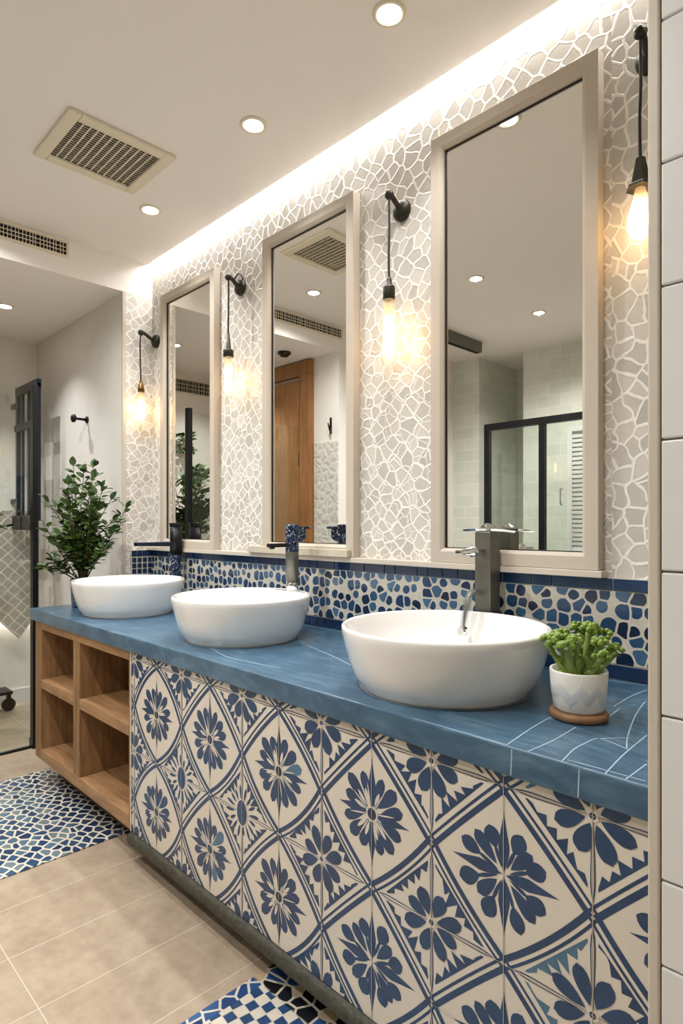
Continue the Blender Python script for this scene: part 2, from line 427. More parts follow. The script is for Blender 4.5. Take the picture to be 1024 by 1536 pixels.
# ------------------------------------------------------------------ wooden door in the next room
D = bpy.data.objects.new('door_1', None); COL.objects.link(D); struct(D, 'brown wooden door in a wooden frame', 'door')
bm = bmesh.new()
box(bm, -4.42, -4.30, .15, .20, 0, 2.40); box(bm, -3.61, -3.49, .15, .20, 0, 2.40); box(bm, -4.42, -3.49, .15, .20, 2.40, 2.51)
df = obj('door_frame', bm, 'door_trim', D, .004)
dl = bxo('door_leaf', (-4.295, -3.63, .152, .185, .01, 2.375), 'door_wood', D, .003)
bm = bmesh.new(); box(bm, -3.63, -3.612, .15, .17, .01, 2.39); obj('door_gap', bm, 'dark_void', D)
h = None
for z in (.4, 1.15, 1.75):
    bm = bmesh.new(); lathe(bm, [(0,-.05),(.008,-.05),(.008,.05),(0,.05)], 10, (-3.62,.19,z)); obj('hinge', bm, 'black_metal', df)
bm = bmesh.new(); tube(bm, curve_pts([(-3.7,.187,1.0),(-3.7,.225,1.0),(-3.72,.235,1.0),(-3.82,.235,1.0)], 6), .009); obj('door_handle', bm, 'black_metal', dl)

# ------------------------------------------------------------------ ceiling fittings
def downlight(x, y, z, label, power=9, cone=150):
    t = thing('downlight', label, 'ceiling light', (x, y, z), 'recessed round downlights')
    bm = bmesh.new(); lathe(bm, [(.034,-.001),(.036,-.006),(.046,-.006),(.05,-.001),(.05,0),(.034,0)], 36); obj('trim_ring', bm, 'grille_cream', t)
    bm = bmesh.new(); lathe(bm, [(0,-.003),(.034,-.003)], 36); o = obj('lens', bm, 'downlight_glow', t, fix=False)
    L = bpy.data.lights.new('downlight_lamp', 'SPOT'); L.energy = power; L.color = (1,.985,.965); L.shadow_soft_size = .003; L.spot_size = math.radians(cone); L.spot_blend = .9
    lo = bpy.data.objects.new('lamp', L); COL.objects.link(lo); lo.parent = t; lo.location = (0,0,-.016)
    return t
P1 = 52
downlight(-1.146, 1.32, ZC, 'largest round ceiling downlight, nearest the camera above the mirrors', 24, 115)
downlight(-1.815, 1.333, ZC, 'round ceiling downlight between the nearest one and the square air grille', 24, 115)
downlight(-2.64, 1.352, ZC, 'small round ceiling downlight beside the air grille near the mosaic pier', 24, 115)
downlight(-2.02, .18, ZC, 'ceiling downlight reflected left of centre in the right mirror', P1)
downlight(-2.04, -.63, ZC, 'ceiling downlight reflected lower right in the right mirror', 80)
downlight(-2.86, .72, ZC, 'ceiling downlight reflected in the upper part of the middle mirror', P1)
downlight(-.9, .2, ZC, 'unseen ceiling downlight added to light the near part of the room', P1)  # out of view, added only for the light it gives
downlight(-3.92, 1.094, ZC2, 'round downlight in the lower ceiling at the left', 30, 105)
downlight(-4.1, .6, ZC2, 'downlight added in the lower ceiling over the green plant to brighten the next room', 34, 120)  # extra lamp added to brighten the grey and white walls next door

# smoke detector reflected in the middle mirror
t = thing('smoke_detector', 'small dark round detector on the lower ceiling above the wooden door', 'detector', (-3.52, .42, ZC2))
bm = bmesh.new(); lathe(bm, [(.05,0),(.05,-.012),(.04,-.016),(.03,-.03),(0,-.032)], 24); obj('housing', bm, 'bronze', t)

# square air grille
t = thing('air_grille', 'square cream ceiling air grille with dark slots', 'vent', (-2.37, 1.022, ZC))
bm = bmesh.new()
x0, x1, y0, y1 = -.187, .187, -.207, .207
fo = .045
for d in ((x0,x1,y0,y0+fo),(x0,x1,y1-fo,y1),(x0,x0+fo,y0+fo,y1-fo),(x1-fo,x1,y0+fo,y1-fo)): box(bm, *d, -.014, 0)
obj('frame', bm, 'grille_cream', t, .004)
bxo('backing', (x0+fo, x1-fo, y0+fo, y1-fo, -.002, 0), 'dark_void', t)
bm = bmesh.new(); n = 12
for k in range(1, n):
    y = y0+fo+(y1-y0-2*fo)*k/n; box(bm, x0+fo, x1-fo, y-.0022, y+.0022, -.006, -.002)
obj('slat', bm, 'grille_cream', t)
bm = bmesh.new(); n2 = 20
for k in range(1, n2):
    x = x0+fo+(x1-x0-2*fo)*k/n2; box(bm, x-.0009, x+.0009, y0+fo, y1-fo, -.005, -.002)
obj('crossbar', bm, 'grille_cream', t)

def linear_vent(name, label, x, y0, y1, z0, z1, sx):
    t = thing(name, label, 'vent', (x, (y0+y1)/2, z0))
    w, hh = (y1-y0)/2, z1-z0
    X = lambda a, b: (min(a*sx,b*sx), max(a*sx,b*sx))
    bm = bmesh.new()
    for a in ((-w-.012,w+.012,-.012,0),(-w-.012,w+.012,hh,hh+.012),(-w-.012,-w,0,hh),(w,w+.012,0,hh)): box(bm, *X(0,.008), *a)
    obj('frame', bm, 'grille_cream', t)
    bxo('backing', (*X(0,.002), -w, w, 0, hh), 'dark_void', t)
    bm = bmesh.new(); k = int(w*2/.016); r = random.Random(3)
    for i in range(1, k):
        y = -w+2*w*i/k; s = .004*r.uniform(-1,1)
        box(bm, *X(.002,.005), y+s-.0014, y+s+.0014, 0, hh)
    for i in (1, 2): box(bm, *X(.002,.006), -w, w, hh*i/3-.0016, hh*i/3+.0016)
    obj('slat', bm, 'grille_cream', t)
linear_vent('linear_vent', 'long slotted air vent in the stepped ceiling edge at the left', XS, .13, 1.185, 2.622, 2.682, 1)
linear_vent('linear_vent', 'short dark wall vent reflected in the left mirror', -4.6, .3, .8, 2.36, 2.46, 1)
# cove strip
t = thing('cove_light', 'long white strip light glowing where the ceiling meets the mirror wall', 'strip light', (-1.76, 1.645, ZC+.012))
bm = bmesh.new(); box(bm, -1.43, 1.43, -.013, .013, 0, .006); obj('diffuser', bm, 'cove_glow', t)
bm = bmesh.new(); box(bm, -1.44, 1.44, -.015, .015, .006, .014); obj('channel', bm, 'grille_cream', t)
# grey ceiling rail seen in the right mirror
t = thing('ceiling_rail', 'grey box rail under the ceiling reflected in the right mirror', 'rail', (-2.72, -.62, ZC))
bxo('rail_body', (-.03, .03, -.32, .45, -.085, 0), 'gunmetal', t, .003)
bxo('rail_slot', (-.012, .012, -.31, .44, -.088, -.083), 'dark_void', t)

# ------------------------------------------------------------------ mirrors
def mirror(label, x0, x1, z0, z1):
    cx = (x0+x1)/2; t = thing('framed_mirror', label, 'mirror', (cx, YW, z0), 'tall framed mirrors over the basins')
    w, hh, yf, yg, fw = (x1-x0)/2, z1-z0, -.036, -.016, .047
    # mitred frame, four profiles
    prof = [(0,0),(0,yf),(fw*.78,yf),(fw,yf+.008),(fw,0)]
    bm = bmesh.new(); cs = [(-w,0),(w,0),(w,hh),(-w,hh)]; sg = [(1,1),(-1,1),(-1,-1),(1,-1)]
    rings = [[bm.verts.new((c[0]+s[0]*p, y, c[1]+s[1]*p)) for p, y in prof] for c, s in zip(cs, sg)]
    for i in range(4):
        A, B = rings[i], rings[(i+1)%4]
        for k in range(len(prof)):
            bm.faces.new((A[k], B[k], B[(k+1)%5], A[(k+1)%5]))
    fr = obj('frame', bm, 'frame_cream', t, .0015)
    bm = bmesh.new()
    e = .0028; i0 = fw
    for d in ((-w+i0,w-i0,i0,i0+e),(-w+i0,w-i0,hh-i0-e,hh-i0),(-w+i0,-w+i0+e,i0,hh-i0),(w-i0-e,w-i0,i0,hh-i0)): box(bm, d[0], d[1], yg-.004, yg, d[2], d[3])
    obj('inner_bead', bm, 'bronze', fr)
    bxo('glass', (-w+.03, w-.03, yg, yg+.004, .03, hh-.03), 'mirror_glass', t)
    return t
mirror('left framed mirror, smallest in view, beside the mosaic pier', -3.064, -2.530, 1.117, 2.487)
mirror('middle framed mirror reflecting the wooden door', -2.148, -1.588, 1.117, 2.489)
mirror('right framed mirror, largest in view, reflecting the black shower screen', -1.230, -.676, 1.117, 2.512)

bm = bmesh.new(); box(bm, -2.225, -1.60, 1.603, 1.6232, 1.1172, 1.146, 0, .002)
tag(obj('ledge_block', bm, 'trough_stone'), 'long weathered cream block lying along the foot of the middle mirror', 'ledge')

# ------------------------------------------------------------------ backsplash
t = thing('backsplash', 'backsplash of blue pebble mosaic between blue border tiles behind the basins', 'backsplash', (0, 0, 0))
bxo('pebble_field', (XS+.012, -.3185, 1.648, YW-.0005, .872, 1.062), 'pebble_mosaic', t)
bm = bmesh.new(); r = random.Random(11)
box(bm, XS+.012, -.3185, 1.650, YW-.0005, 1.062, 1.0975, 1)
x = XS+.014
while x < -.325:
    w = r.choice([.045,.05,.06,.08,.1] if x < -1.3 else [.06,.1,.13,.17]); e = min(x+w, -.32)
    box(bm, x, e-.003, 1.645, 1.652, 1.065, 1.0965, 0, .0015); x += w
obj('top_border', bm, ['border_blue', 'border_grout'], t)
bm = bmesh.new(); box(bm, XS+.012, -.3185, 1.650, YW-.0005, CT+.0005, .872, 1); x = XS+.014
while x < -.325:
    w = .045 if x < -1.2 else .25; e = min(x+w, -.32)
    box(bm, x, e-.0025, 1.645, 1.652, CT+.002, .869, 0, .0015); x += w
obj('bottom_border', bm, ['glaze_navy', 'border_grout'], t)
# return on the pier
bm = bmesh.new(); box(bm, XS+.0005, XS+.012, 1.53, 1.659, CT+.0005, 1.098, 1)
y = 1.532
while y < 1.63:
    for z0, z1 in ((CT+.002,.869),(1.065,1.0965)): box(bm, XS+.010, XS+.016, y, y+.028, z0, z1, 0)
    for i in range(6): box(bm, XS+.010, XS+.015, y+.002, y+.026, .876+i*.031, .901+i*.031, 0, .004)
    y += .031
obj('side_return', bm, ['glaze_navy', 'border_grout'], t)

# ------------------------------------------------------------------ countertop
t = thing('countertop', 'long steel blue stone countertop carrying the three basins', 'countertop', (0,0,0))
bm = bmesh.new(); box(bm, -3.195, -.323, YF, 1.648, .776, CT, 0, .004); slab = bm
def strip_pts(bm, pts, w, nrm, off, mi=0):
    pts = [Vector(p) for p in pts]; nrm = Vector(nrm); L = []
    for i, p in enumerate(pts):
        tg = (pts[min(i+1, len(pts)-1)]-pts[max(i-1,0)]).normalized(); sd = tg.cross(nrm)*w/2
        L.append((bm.verts.new(p+sd+nrm*off), bm.verts.new(p-sd+nrm*off)))
    for a, b in zip(L, L[1:]):
        f = bm.faces.new((a[0], b[0], b[1], a[1])); f.material_index = mi
GL = [[(-0.589, 1.008), (-0.604, 1.139), (-0.61, 1.243)], [(-0.545, 1.008), (-0.54, 1.095), (-0.543, 1.195)], [(-0.482, 1.008), (-0.492, 1.076), (-0.491, 1.12), (-0.486, 1.161), (-0.461, 1.161), (-0.421, 1.144)], [(-0.408, 1.008), (-0.419, 1.114), (-0.426, 1.247)], [(-0.376, 1.008), (-0.375, 1.098)], [(-0.425, 1.145), (-0.449, 1.214), (-0.485, 1.351), (-0.506, 1.46), (-0.507, 1.482)], [(-0.52, 1.242), (-0.525, 1.33), (-0.531, 1.392)], [(-0.61, 1.206), (-0.566, 1.237), (-0.517, 1.251)], [(-0.657, 1.612), (-0.559, 1.636)], [(-0.848, 1.597), (-0.77, 1.599)], [(-0.545, 1.392), (-0.549, 1.501), (-0.543, 1.589)], [(-0.478, 1.019), (-0.422, 1.022), (-0.351, 1.023)], [(-0.485, 1.162), (-0.443, 1.21)], [(-1.549, 1.36), (-1.358, 1.302), (-1.222, 1.251)], [(-1.886, 1.154), (-1.59, 1.067), (-1.357, 1.091)], [(-0.807, 1.008), (-0.676, 1.009), (-0.59, 1.01)]]
for g in GL: strip_pts(bm, [(p[0], p[1], CT) for p in (curve_pts([(a,b,0) for a,b in g], 8) if len(g) > 2 else [(a,b,0) for a,b in g])], .0026, (0,0,1), .0003, 1)
for gx in (-.578, -.452): strip_pts(bm, [(gx, YF, .780), (gx+.002, YF, .829)], .0025, (0,-1,0), .0003, 1)
obj('slab', bm, ['counter_blue', 'counter_grout'], t, fix=False)

# ------------------------------------------------------------------ wooden shelf unit
t = thing('shelf_unit', 'open oak shelf unit with four cubbies under the left end of the countertop', 'shelf', (-2.66, 0, 0))
yf, yb = 1.019, 1.60; ox = 2.66
def part(nm, d, m, bv=.002): return bxo(nm, (d[0]+ox, d[1]+ox, *d[2:]), m, t, bv)
part('side_panel', (-3.165,-3.085,yf,yb,.115,.775), 'oak_up'); part('side_panel', (-2.158,-2.142,yf,yb,.115,.775), 'oak_up')
part('divider', (-2.690,-2.622,yf,yb,.165,.738), 'oak_up')
part('top_rail', (-3.085,-2.158,yf,yb,.738,.775), 'oak_long'); part('bottom_shelf', (-3.085,-2.158,yf,yb,.115,.165), 'oak_long')
part('shelf', (-3.085,-2.690,yf,yb,.457,.500), 'oak_long'); part('shelf', (-2.622,-2.158,yf,yb,.457,.500), 'oak_long')
part('back_panel', (-3.165,-2.142,yb,yb+.02,.115,.775), 'oak_deep')
part('foot_rail', (-3.15,-2.16,1.12,1.15,0,.115), 'charred_rail')

# ------------------------------------------------------------------ patterned vanity front
PX0, PX1, PZ0, PZ1 = -2.137, -.324, .116, .7755
PY = 1.019
polys = []                                       # (points, material, layer)
def clip(poly):
    for ax, lim, sgn in ((0,PX0+.004,1),(0,PX1,-1),(1,PZ0,1),(1,PZ1,-1)):
        out = []
        for i, p in enumerate(poly):
            q = poly[i-1]; dp = (p[ax]-lim)*sgn; dq = (q[ax]-lim)*sgn
            if (dp >= 0) != (dq >= 0):
                k = dq/(dq-dp); out.append((q[0]+(p[0]-q[0])*k, q[1]+(p[1]-q[1])*k))
            if dp >= 0: out.append(p)
        poly = out
        if len(poly) < 3: return None
    return poly
def add(poly, mi=1, layer=1):
    polys.append((poly, mi, layer))
def band(p0, p1, bulge, w, off, mi=1, layer=1, cut=0.0, n=10):
    """curved band from p0 to p1; bulge and off are to the left of travel"""
    dx, dz = p1[0]-p0[0], p1[1]-p0[1]; L = math.hypot(dx, dz); ux, uz = dx/L, dz/L; nx, nz = -uz, ux
    a, b = [], []
    for k in range(n+1):
        t_ = cut+(1-2*cut)*k/n; c = bulge*4*t_*(1-t_)+off
        x, z = p0[0]+dx*t_, p0[1]+dz*t_
        a.append((x+nx*(c+w/2), z+nz*(c+w/2))); b.append((x+nx*(c-w/2), z+nz*(c-w/2)))
    for k in range(n): add([a[k], a[k+1], b[k+1], b[k]], mi, layer)
def petal(cx, cz, ang, r0, r1, w, sharp=.5, mi=1, layer=1, peak=.62, sq=1.0):
    pts = []; ca, sa = math.cos(ang), math.sin(ang); n = 9
    prof = []
    for k in range(n+1):
        t_ = k/n
        if t_ < peak: f = math.sin(t_/peak*PI/2)**.9
        else:
            q = (t_-peak)/(1-peak); f = (1-q)**sharp if sharp >= 1 else math.cos(q*PI/2)**(sharp*1.2)
        prof.append((r0+(r1-r0)*t_, w*f/2))
    for r_, h_ in prof: pts.append((r_, h_))
    for r_, h_ in reversed(prof[1:-1]): pts.append((r_, -h_))
    add([(cx+(p*ca-q*sa)*sq, cz+(p*sa+q*ca)) for p, q in pts], mi, layer)
A = .168
def node(i, j): return (-1.945+A*i, .0805+.1675*j)
def flower(cx, cz, sd, kind):
    r = random.Random(sd); j = lambda a: r.uniform(1-a, 1+a)
    if kind == 'open':                            # loose petals round crossing stems
        for k in range(4):
            a = PI/2*k+PI/2
            petal(cx, cz, a, .004, .118*j(.08), .024, 1.1, 1, 1, .45)
        for k in range(8):
            a = PI/4*k+PI/8+r.uniform(-.07,.07); R = .098*j(.1)
            petal(cx, cz, a, .012, R*.62, .008, .5, 1, 1, .6)
            petal(cx, cz, a, R*.52, R, .034*j(.1), .55, 1, 1, .6)
        for k in range(4):
            a = PI/2*k+PI/4; petal(cx, cz, a, .02, .084*j(.08), .028, .5, 1, 1, .72)
    else:
        for k in range(4):
            a = PI/2*k+PI/2
            petal(cx, cz, a, .008, (.124 if k % 2 == 0 else .112)*j(.05), .027, 1.25, 1, 1, .42)
        for k in range(4):
            for q, rr, ww in ((-.44,.093,.027),(0,.100,.031),(.44,.093,.027)):
                a = PI/2*k+PI/4+q*1.02+r.uniform(-.04,.04)
                petal(cx, cz, a, .024*j(.3), rr*j(.06), ww*j(.08), .42, 3 if r.random() < .08 else 1, 1, .72)
                if r.random() < .6: petal(cx, cz, a+r.uniform(-.06,.06), .022, rr*.62, .009, .5, 0, 2, .5)
        for k in range(4):
            a = PI/2*k+PI/4; petal(cx, cz, a+.2, .01, .05, .008, .6, 3, 2, .5)
        n = 14; rc = .0135
        add([(cx+rc*1.35*math.cos(2*PI*k/n), cz+rc*1.35*math.sin(2*PI*k/n)) for k in range(n)], 0, 2)
        add([(cx+rc*math.cos(2*PI*k/n), cz+rc*math.sin(2*PI*k/n)) for k in range(n)], 2, 3)
        for k in range(8):
            a = PI/4*k+.2; petal(cx, cz, a, .012, .07, .0035, .5, 0, 3, .5)
def motif(cx, cz, sd, kind):
    r = random.Random(sd); j = lambda a: r.uniform(1-a, 1+a); R = A
    N = [(cx, cz+R), (cx+R, cz), (cx, cz-R), (cx-R, cz)]
    for k in range(4):                            # toothed inner borders
        p, q = N[k], N[(k+1) % 4]
        mi = 3 if (cx > -.5 and r.random() < .6) else 1
        n = 6; s = .80 if cx > -1.2 else .74; outer = []; inner = []
        for i in range(n+1):
            t_ = .07+.86*i/n; x = p[0]+(q[0]-p[0])*t_-cx; z = p[1]+(q[1]-p[1])*t_-cz
            outer.append((cx+x*s, cz+z*s))
        for i in range(n):
            a, b = outer[i], outer[i+1]; tk = .55+.25*math.sin(PI*(i+.5)/n)
            m = ((a[0]+b[0])/2+r.uniform(-.006,.006), (a[1]+b[1])/2+r.uniform(-.006,.006)); dp = (.010+.018*math.sin(PI*(i+.5)/n))*j(.3)
            L = math.hypot(m[0]-cx, m[1]-cz); ti = (m[0]+(cx-m[0])/L*dp, m[1]+(cz-m[1])/L*dp)
            b0 = (a[0]+(cx-a[0])*.05, a[1]+(cz-a[1])*.05); b1 = (b[0]+(cx-b[0])*.05, b[1]+(cz-b[1])*.05)
            add([a, b, b1, ti, b0], mi, 1)
    for k in range(4):                            # diagonal stems
        a = PI/2*k; petal(cx, cz, a, .0, R*.88, .0095, .9, 1, 1, .8); petal(cx, cz, a, .0, R*.84, .0048, .9, 0, 2, .8)
    if kind == 'eye':
        n = 18
        for k in range(16):
            a = 2*PI*k/16+.12; petal(cx, cz, a, .034, .075*j(.15), .010, .5, 1, 1, .6)
        for rr, mi, ly in ((.034,0,3),(.030,1,4),(.0,0,0)):
            if rr: add([(cx+rr*.8*math.cos(2*PI*k/n), cz+rr*1.2*math.sin(2*PI*k/n)) for k in range(n)], mi, ly)
    else:
        for k in range(8):
            a = PI/4*k+PI/8+r.uniform(-.06,.06)
            petal(cx, cz, a, .014, .074*j(.1), .031*j(.1), .45, 1, 3, .66)
        n = 12; add([(cx+.011*math.cos(2*PI*k/n), cz+.011*math.sin(2*PI*k/n)) for k in range(n)], 0, 4)
        add([(cx+.006*math.cos(2*PI*k/n), cz+.006*math.sin(2*PI*k/n)) for k in range(n)], 1, 5)
for i in range(-2, 12):
    for jz in range(-1, 6):
        cx, cz = node(i, jz)
        if i % 2 == 0 and jz % 2 == 1:
            lft = i <= 4
            # double bands round the flower cell
            N = [node(i, jz+1), node(i+1, jz), node(i, jz-1), node(i-1, jz)]
            bl = [.002, .008, .008, .002] if not lft else [.008, .014, .014, .008]
            if i <= 0: bl = [.02]*4
            for k in range(4):
                p, q = N[k], N[(k+1) % 4]
                band(p, q, bl[k], .0115, -.0065); band(p, q, bl[k], .0055, .0085)
            flower(cx, cz, 31*i+jz+5, 'open' if (i >= 8 or (i == 6 and jz == 1)) else 'full')
        elif i % 2 != 0 and jz % 2 == 0:
            motif(cx, cz, 17*i+jz+3, 'eye' if (i in (1, 3) and jz == 2) else 'daisy')
    x = node(i, 0)[0]
    add([(x-.0009, PZ0), (x+.0009, PZ0), (x+.0009, PZ1), (x-.0009, PZ1)], 4, 6)
for jz in (1, 2, 4):
    z = node(0, jz)[1]
    for x0, x1 in ((-.76,-.33),): add([(x0, z-.0005), (x1, z-.0005), (x1, z+.0005), (x0, z+.0005)], 4, 6)
bm = bmesh.new(); box(bm, PX0, PX1, PY, PY+.02, PZ0, PZ1, 0)
for pi_, (poly, mi, ly) in enumerate(polys):
    c = clip(poly)
    if not c: continue
    vs = []
    for p in c:
        if not vs or (abs(p[0]-vs[-1][0])+abs(p[1]-vs[-1][1])) > 1e-6: vs.append(p)
    if len(vs) > 2 and (abs(vs[0][0]-vs[-1][0])+abs(vs[0][1]-vs[-1][1])) < 1e-6: vs.pop()
    if len(vs) < 3: continue
    ar = sum(vs[k-1][0]*vs[k][1]-vs[k][0]*vs[k-1][1] for k in range(len(vs)))
    if abs(ar) < 1e-8: continue
    if ar < 0: vs.reverse()
    f = bm.faces.new([bm.verts.new((p[0], PY-.0003*ly-.000004*(pi_ % 60), p[1])) for p in vs]); f.material_index = mi
t = thing('vanity_front', 'vanity front of cream tiles painted with blue flowers in a diamond lattice', 'vanity', (0,0,0))
obj('tile_panel', bm, ['cream_tile', 'glaze_blue', 'glaze_navy', 'glaze_teal', 'grout_grey'], t, fix=False)
bm = bmesh.new(); r = random.Random(21); rings = []; nx = 150     # rough hewn rounded rail
for i in range(nx+1):
    x = PX0+(PX1-PX0)*i/nx; ring = []
    for k in range(12):
        a = 2*PI*k/12; cy, cz = math.cos(a), math.sin(a); f = (abs(cy)**3+abs(cz)**3)**(-1/3)
        j = 1+r.uniform(-.07,.03); ring.append(bm.verts.new((x, 1.031+.029*cy*f*j, .0895+min(.0255, .0255*cz*f*j))))
    if rings:
        for k in range(12):
            fc = bm.faces.new((rings[-1][k], rings[-1][(k+1)%12], ring[(k+1)%12], ring[k])); fc.smooth = True
    else: bm.faces.new(ring)
    rings.append(ring)
bm.faces.new(rings[-1])
obj('base_rail', bm, 'charred_rail', t)
bxo('plinth', (PX0, PX1, 1.2, 1.24, 0, .115), 'dark_void', t)
bxo('carcass', (PX0, PX1, PY+.02, 1.6, .115, .775), 'oak_deep', t)
bxo('end_strip', (PX0-.002, PX0+.004, PY-.004, PY+.019, PZ0, PZ1), 'cream_tile', t)

# ------------------------------------------------------------------ basins
def basin(label, x, y, k=1.0, deck=False, drain=True):
    t = thing('vessel_basin', label, 'basin', (x, y, CT), 'round white vessel basins')
    R, H = .262*k, .156
    rb = .213*k; prof = [(0,.003),(.16*k,.003),(.18*k,0),(rb-.012,0)]
    prof += [(rb-.012+.012*math.sin(a), .012-.012*math.cos(a)) for a in (.35,.7,1.05,1.4)]
    for q in range(1, 11):
        u = q/10; prof.append((rb+.001+(R-.002-rb)*(u**.62), .012+(H-.018-.012)*u))
    prof += [(R-.0005,H-.008),(R-.001,H-.003),(R-.004,H-.0005),(R-.008,H),(R-.012,H-.001),(R-.0145,H-.005)]
    for q in range(1, 13):
        u = q/12; a = u*PI/2; prof.append(((R-.015)*(1-u)**.42 if q < 12 else 0, .026+(H-.034)*(1-math.sin(a)**.75)))
    # smooth the profile a little
    bm = bmesh.new(); lathe(bm, prof, 72)
    if deck:
        n = 24; top = []; a0, a1 = math.radians(52), math.radians(128)
        pts = [((R-.006)*math.cos(a0+(a1-a0)*q/n), (R-.006)*math.sin(a0+(a1-a0)*q/n)) for q in range(n+1)]
        mid = [((R-.006)*math.cos(a1+(a0-a1)*q/8), pts[0][1]-.004+.012*(1-math.sin(PI*q/8))) for q in range(9)]
        loop = pts+mid[1:-1]
        tv = [bm.verts.new((p[0], p[1], H-.0012)) for p in loop]; bv = [bm.verts.new((p[0]*.96, p[1]*.94, H-.05)) for p in loop]
        f = bm.faces.new(tv)
        for q in range(len(loop)): bm.faces.new((tv[q-1], tv[q], bv[q], bv[q-1]))
        bm.faces.new(bv[::-1])
    o = obj('bowl', bm, 'ceramic', t); o.data.shade_smooth() if False else None
    if drain:
        bm = bmesh.new(); lathe(bm, [(0,.036),(.018,.035),(.024,.031),(.024,.026)], 24); obj('drain', bm, 'chrome', o)
    bm = bmesh.new(); lathe(bm, [(.18*k,.0004),(.2155*k,.0004),(.2155*k,.0022),(.18*k,.0022)], 64); obj('sealant_ring', bm, 'seal_grey', t)
    return t
basin('left white vessel basin, farthest from the camera beside the leafy plant', -2.712, 1.283, .955)
basin('middle white vessel basin with a tap ledge on its rim', -1.825, 1.290, .95, deck=True)
basin('right white vessel basin, largest in view, beside the small succulent', -.921, 1.272, 1.0)

# ------------------------------------------------------------------ faucets
t = thing('basin_faucet', 'black faucet with long flat blue spout behind the left basin', 'faucet', (-2.826, 1.588, CT))
bm = bmesh.new(); lathe(bm, [(0,0),(.030,0),(.030,.006),(.026,.012),(.0255,.24),(.024,.26),(0,.26)], 28); obj('column', bm, 'mosaic_metal', t)
bm = bmesh.new(); lathe(bm, [(0,.26),(.031,.26),(.031,.40),(0,.40)], 28); obj('upper_body', bm, 'black_metal', t)
bm = bmesh.new(); lathe(bm, [(0,.40),(.032,.40),(.0345,.408),(.0355,.412),(.0355,.417),(0,.418)], 28); obj('top_cap', bm, 'black_metal', t)
bm = bmesh.new(); box(bm, -.019, .019, -.22, -.015, .298, .318, 0, .004)
for v in bm.verts:
    if v.co.y < -.15: v.co.z = .312+(v.co.z-.308)*.9
sp = obj('spout', bm, 'navy_metal', t)
bm = bmesh.new(); box(bm, -.020, .020, -.21, -.03, .318, .321); obj('spout_inlay', bm, 'border_blue', sp)

t = thing('basin_faucet', 'speckled dark blue faucet standing on the rim of the middle basin', 'faucet', (-1.80, 1.505, CT+.155))
bm = bmesh.new(); lathe(bm, [(0,0),(.021,0),(.021,.038),(0,.038)], 28); obj('base', bm, 'chrome', t)
bm = bmesh.new(); lathe(bm, [(0,.038),(.025,.038),(.0255,.14),(.0255,.15)], 28); obj('column', bm, 'gunmetal', t)
bm = bmesh.new(); lathe(bm, [(.0255,.15),(.026,.152),(.026,.245),(.027,.252),(.0,.256)], 28); obj('mosaic_sleeve', bm, 'mosaic_metal', t)
bm = bmesh.new(); box(bm, -.013, .013, -.115, -.02, .168, .183, 0, .004); sp = obj('spout', bm, 'black_metal', t)
bm = bmesh.new(); lathe(bm, [(0,0),(.010,0),(.010,-.006),(0,-.006)], 16, (0,-.098,.168)); obj('aerator', bm, 'bronze', sp)
bm = bmesh.new(); tube(bm, curve_pts([(0,.02,.205),(0,.045,.2),(0,.055,.215),(0,.052,.24)], 6), [.016]*6+[.014]*6+[.012]*7, 12); box(bm, -.014, .014, .03, .085, .236, .246, 0, .003); obj('lever', bm, 'mosaic_metal', t)

t = thing('basin_faucet', 'square gunmetal faucet with blade handle behind the right basin', 'faucet', (-.992, 1.588, CT))
bm = bmesh.new(); box(bm, -.027, .027, -.027, .027, .150, .388, 0, .003); obj('column', bm, 'gunmetal', t)
bm = bmesh.new(); box(bm, -.029, .029, -.029, .029, .0, .150, 0, .003); cb = obj('clear_base', bm, 'acrylic', t)
bm = bmesh.new(); box(bm, -.021, .021, -.021, .021, .002, .1505); obj('inner_core', bm, 'gunmetal', cb)
bm = bmesh.new()
pts = [(-.075,-.020,.392),(-.02,-.035,.394),(.03,-.03,.394),(.062,-.01,.392),(.095,.0,.388),(.05,.02,.393),(0,.028,.394),(-.045,.018,.394)]
tv = [bm.verts.new((p[0],p[1],p[2]+.002)) for p in pts]; bv = [bm.verts.new((p[0]*.95,p[1]*.9,p[2]-.004)) for p in pts]
bm.faces.new(tv); bm.faces.new(bv[::-1])
for q in range(8): bm.faces.new((tv[q-1], bv[q-1], bv[q], tv[q]))
bh_ = obj('blade_handle', bm, 'chrome', t)
bm = bmesh.new(); lathe(bm, [(0,.394),(.022,.394),(.024,.400),(.016,.406),(.008,.412),(0,.413)], 12, smooth=False); obj('handle_cap', bm, 'chrome', bh_)
bm = bmesh.new(); tube(bm, [(0,-.02,.33),(0,-.06,.33),(0,-.063,.33),(0,-.085,.332),(0,-.088,.33),(0,-.118,.33)], [.009,.009,.016,.018,.012,.009], 9); box(bm, -.012, .012, -.15, -.1, .324, .336, 0, .003); obj('crystal_knob', bm, 'chrome', t)
bm = bmesh.new(); tube(bm, curve_pts([(0,-.02,.205),(.002,-.07,.214),(.004,-.105,.200),(.006,-.125,.155),(.008,-.138,.110)], 8), [.010]*8+[.0125]*8+[.012]*8+[.0105]*9, 14); sp = obj('spout', bm, 'acrylic', t)
bm = bmesh.new(); tube(bm, curve_pts([(0,-.02,.205),(.002,-.07,.214),(.004,-.105,.200),(.006,-.125,.155),(.008,-.138,.110)], 8), .006, 10); obj('spout_core', bm, 'chrome', sp)
bm = bmesh.new(); lathe(bm, [(0,-.012),(.011,-.012),(.0145,-.006),(.0145,.006),(.011,.012),(0,.012)], 12, (.008,-.140,.108), axis='Y', smooth=False); obj('outlet', bm, 'chrome', sp)

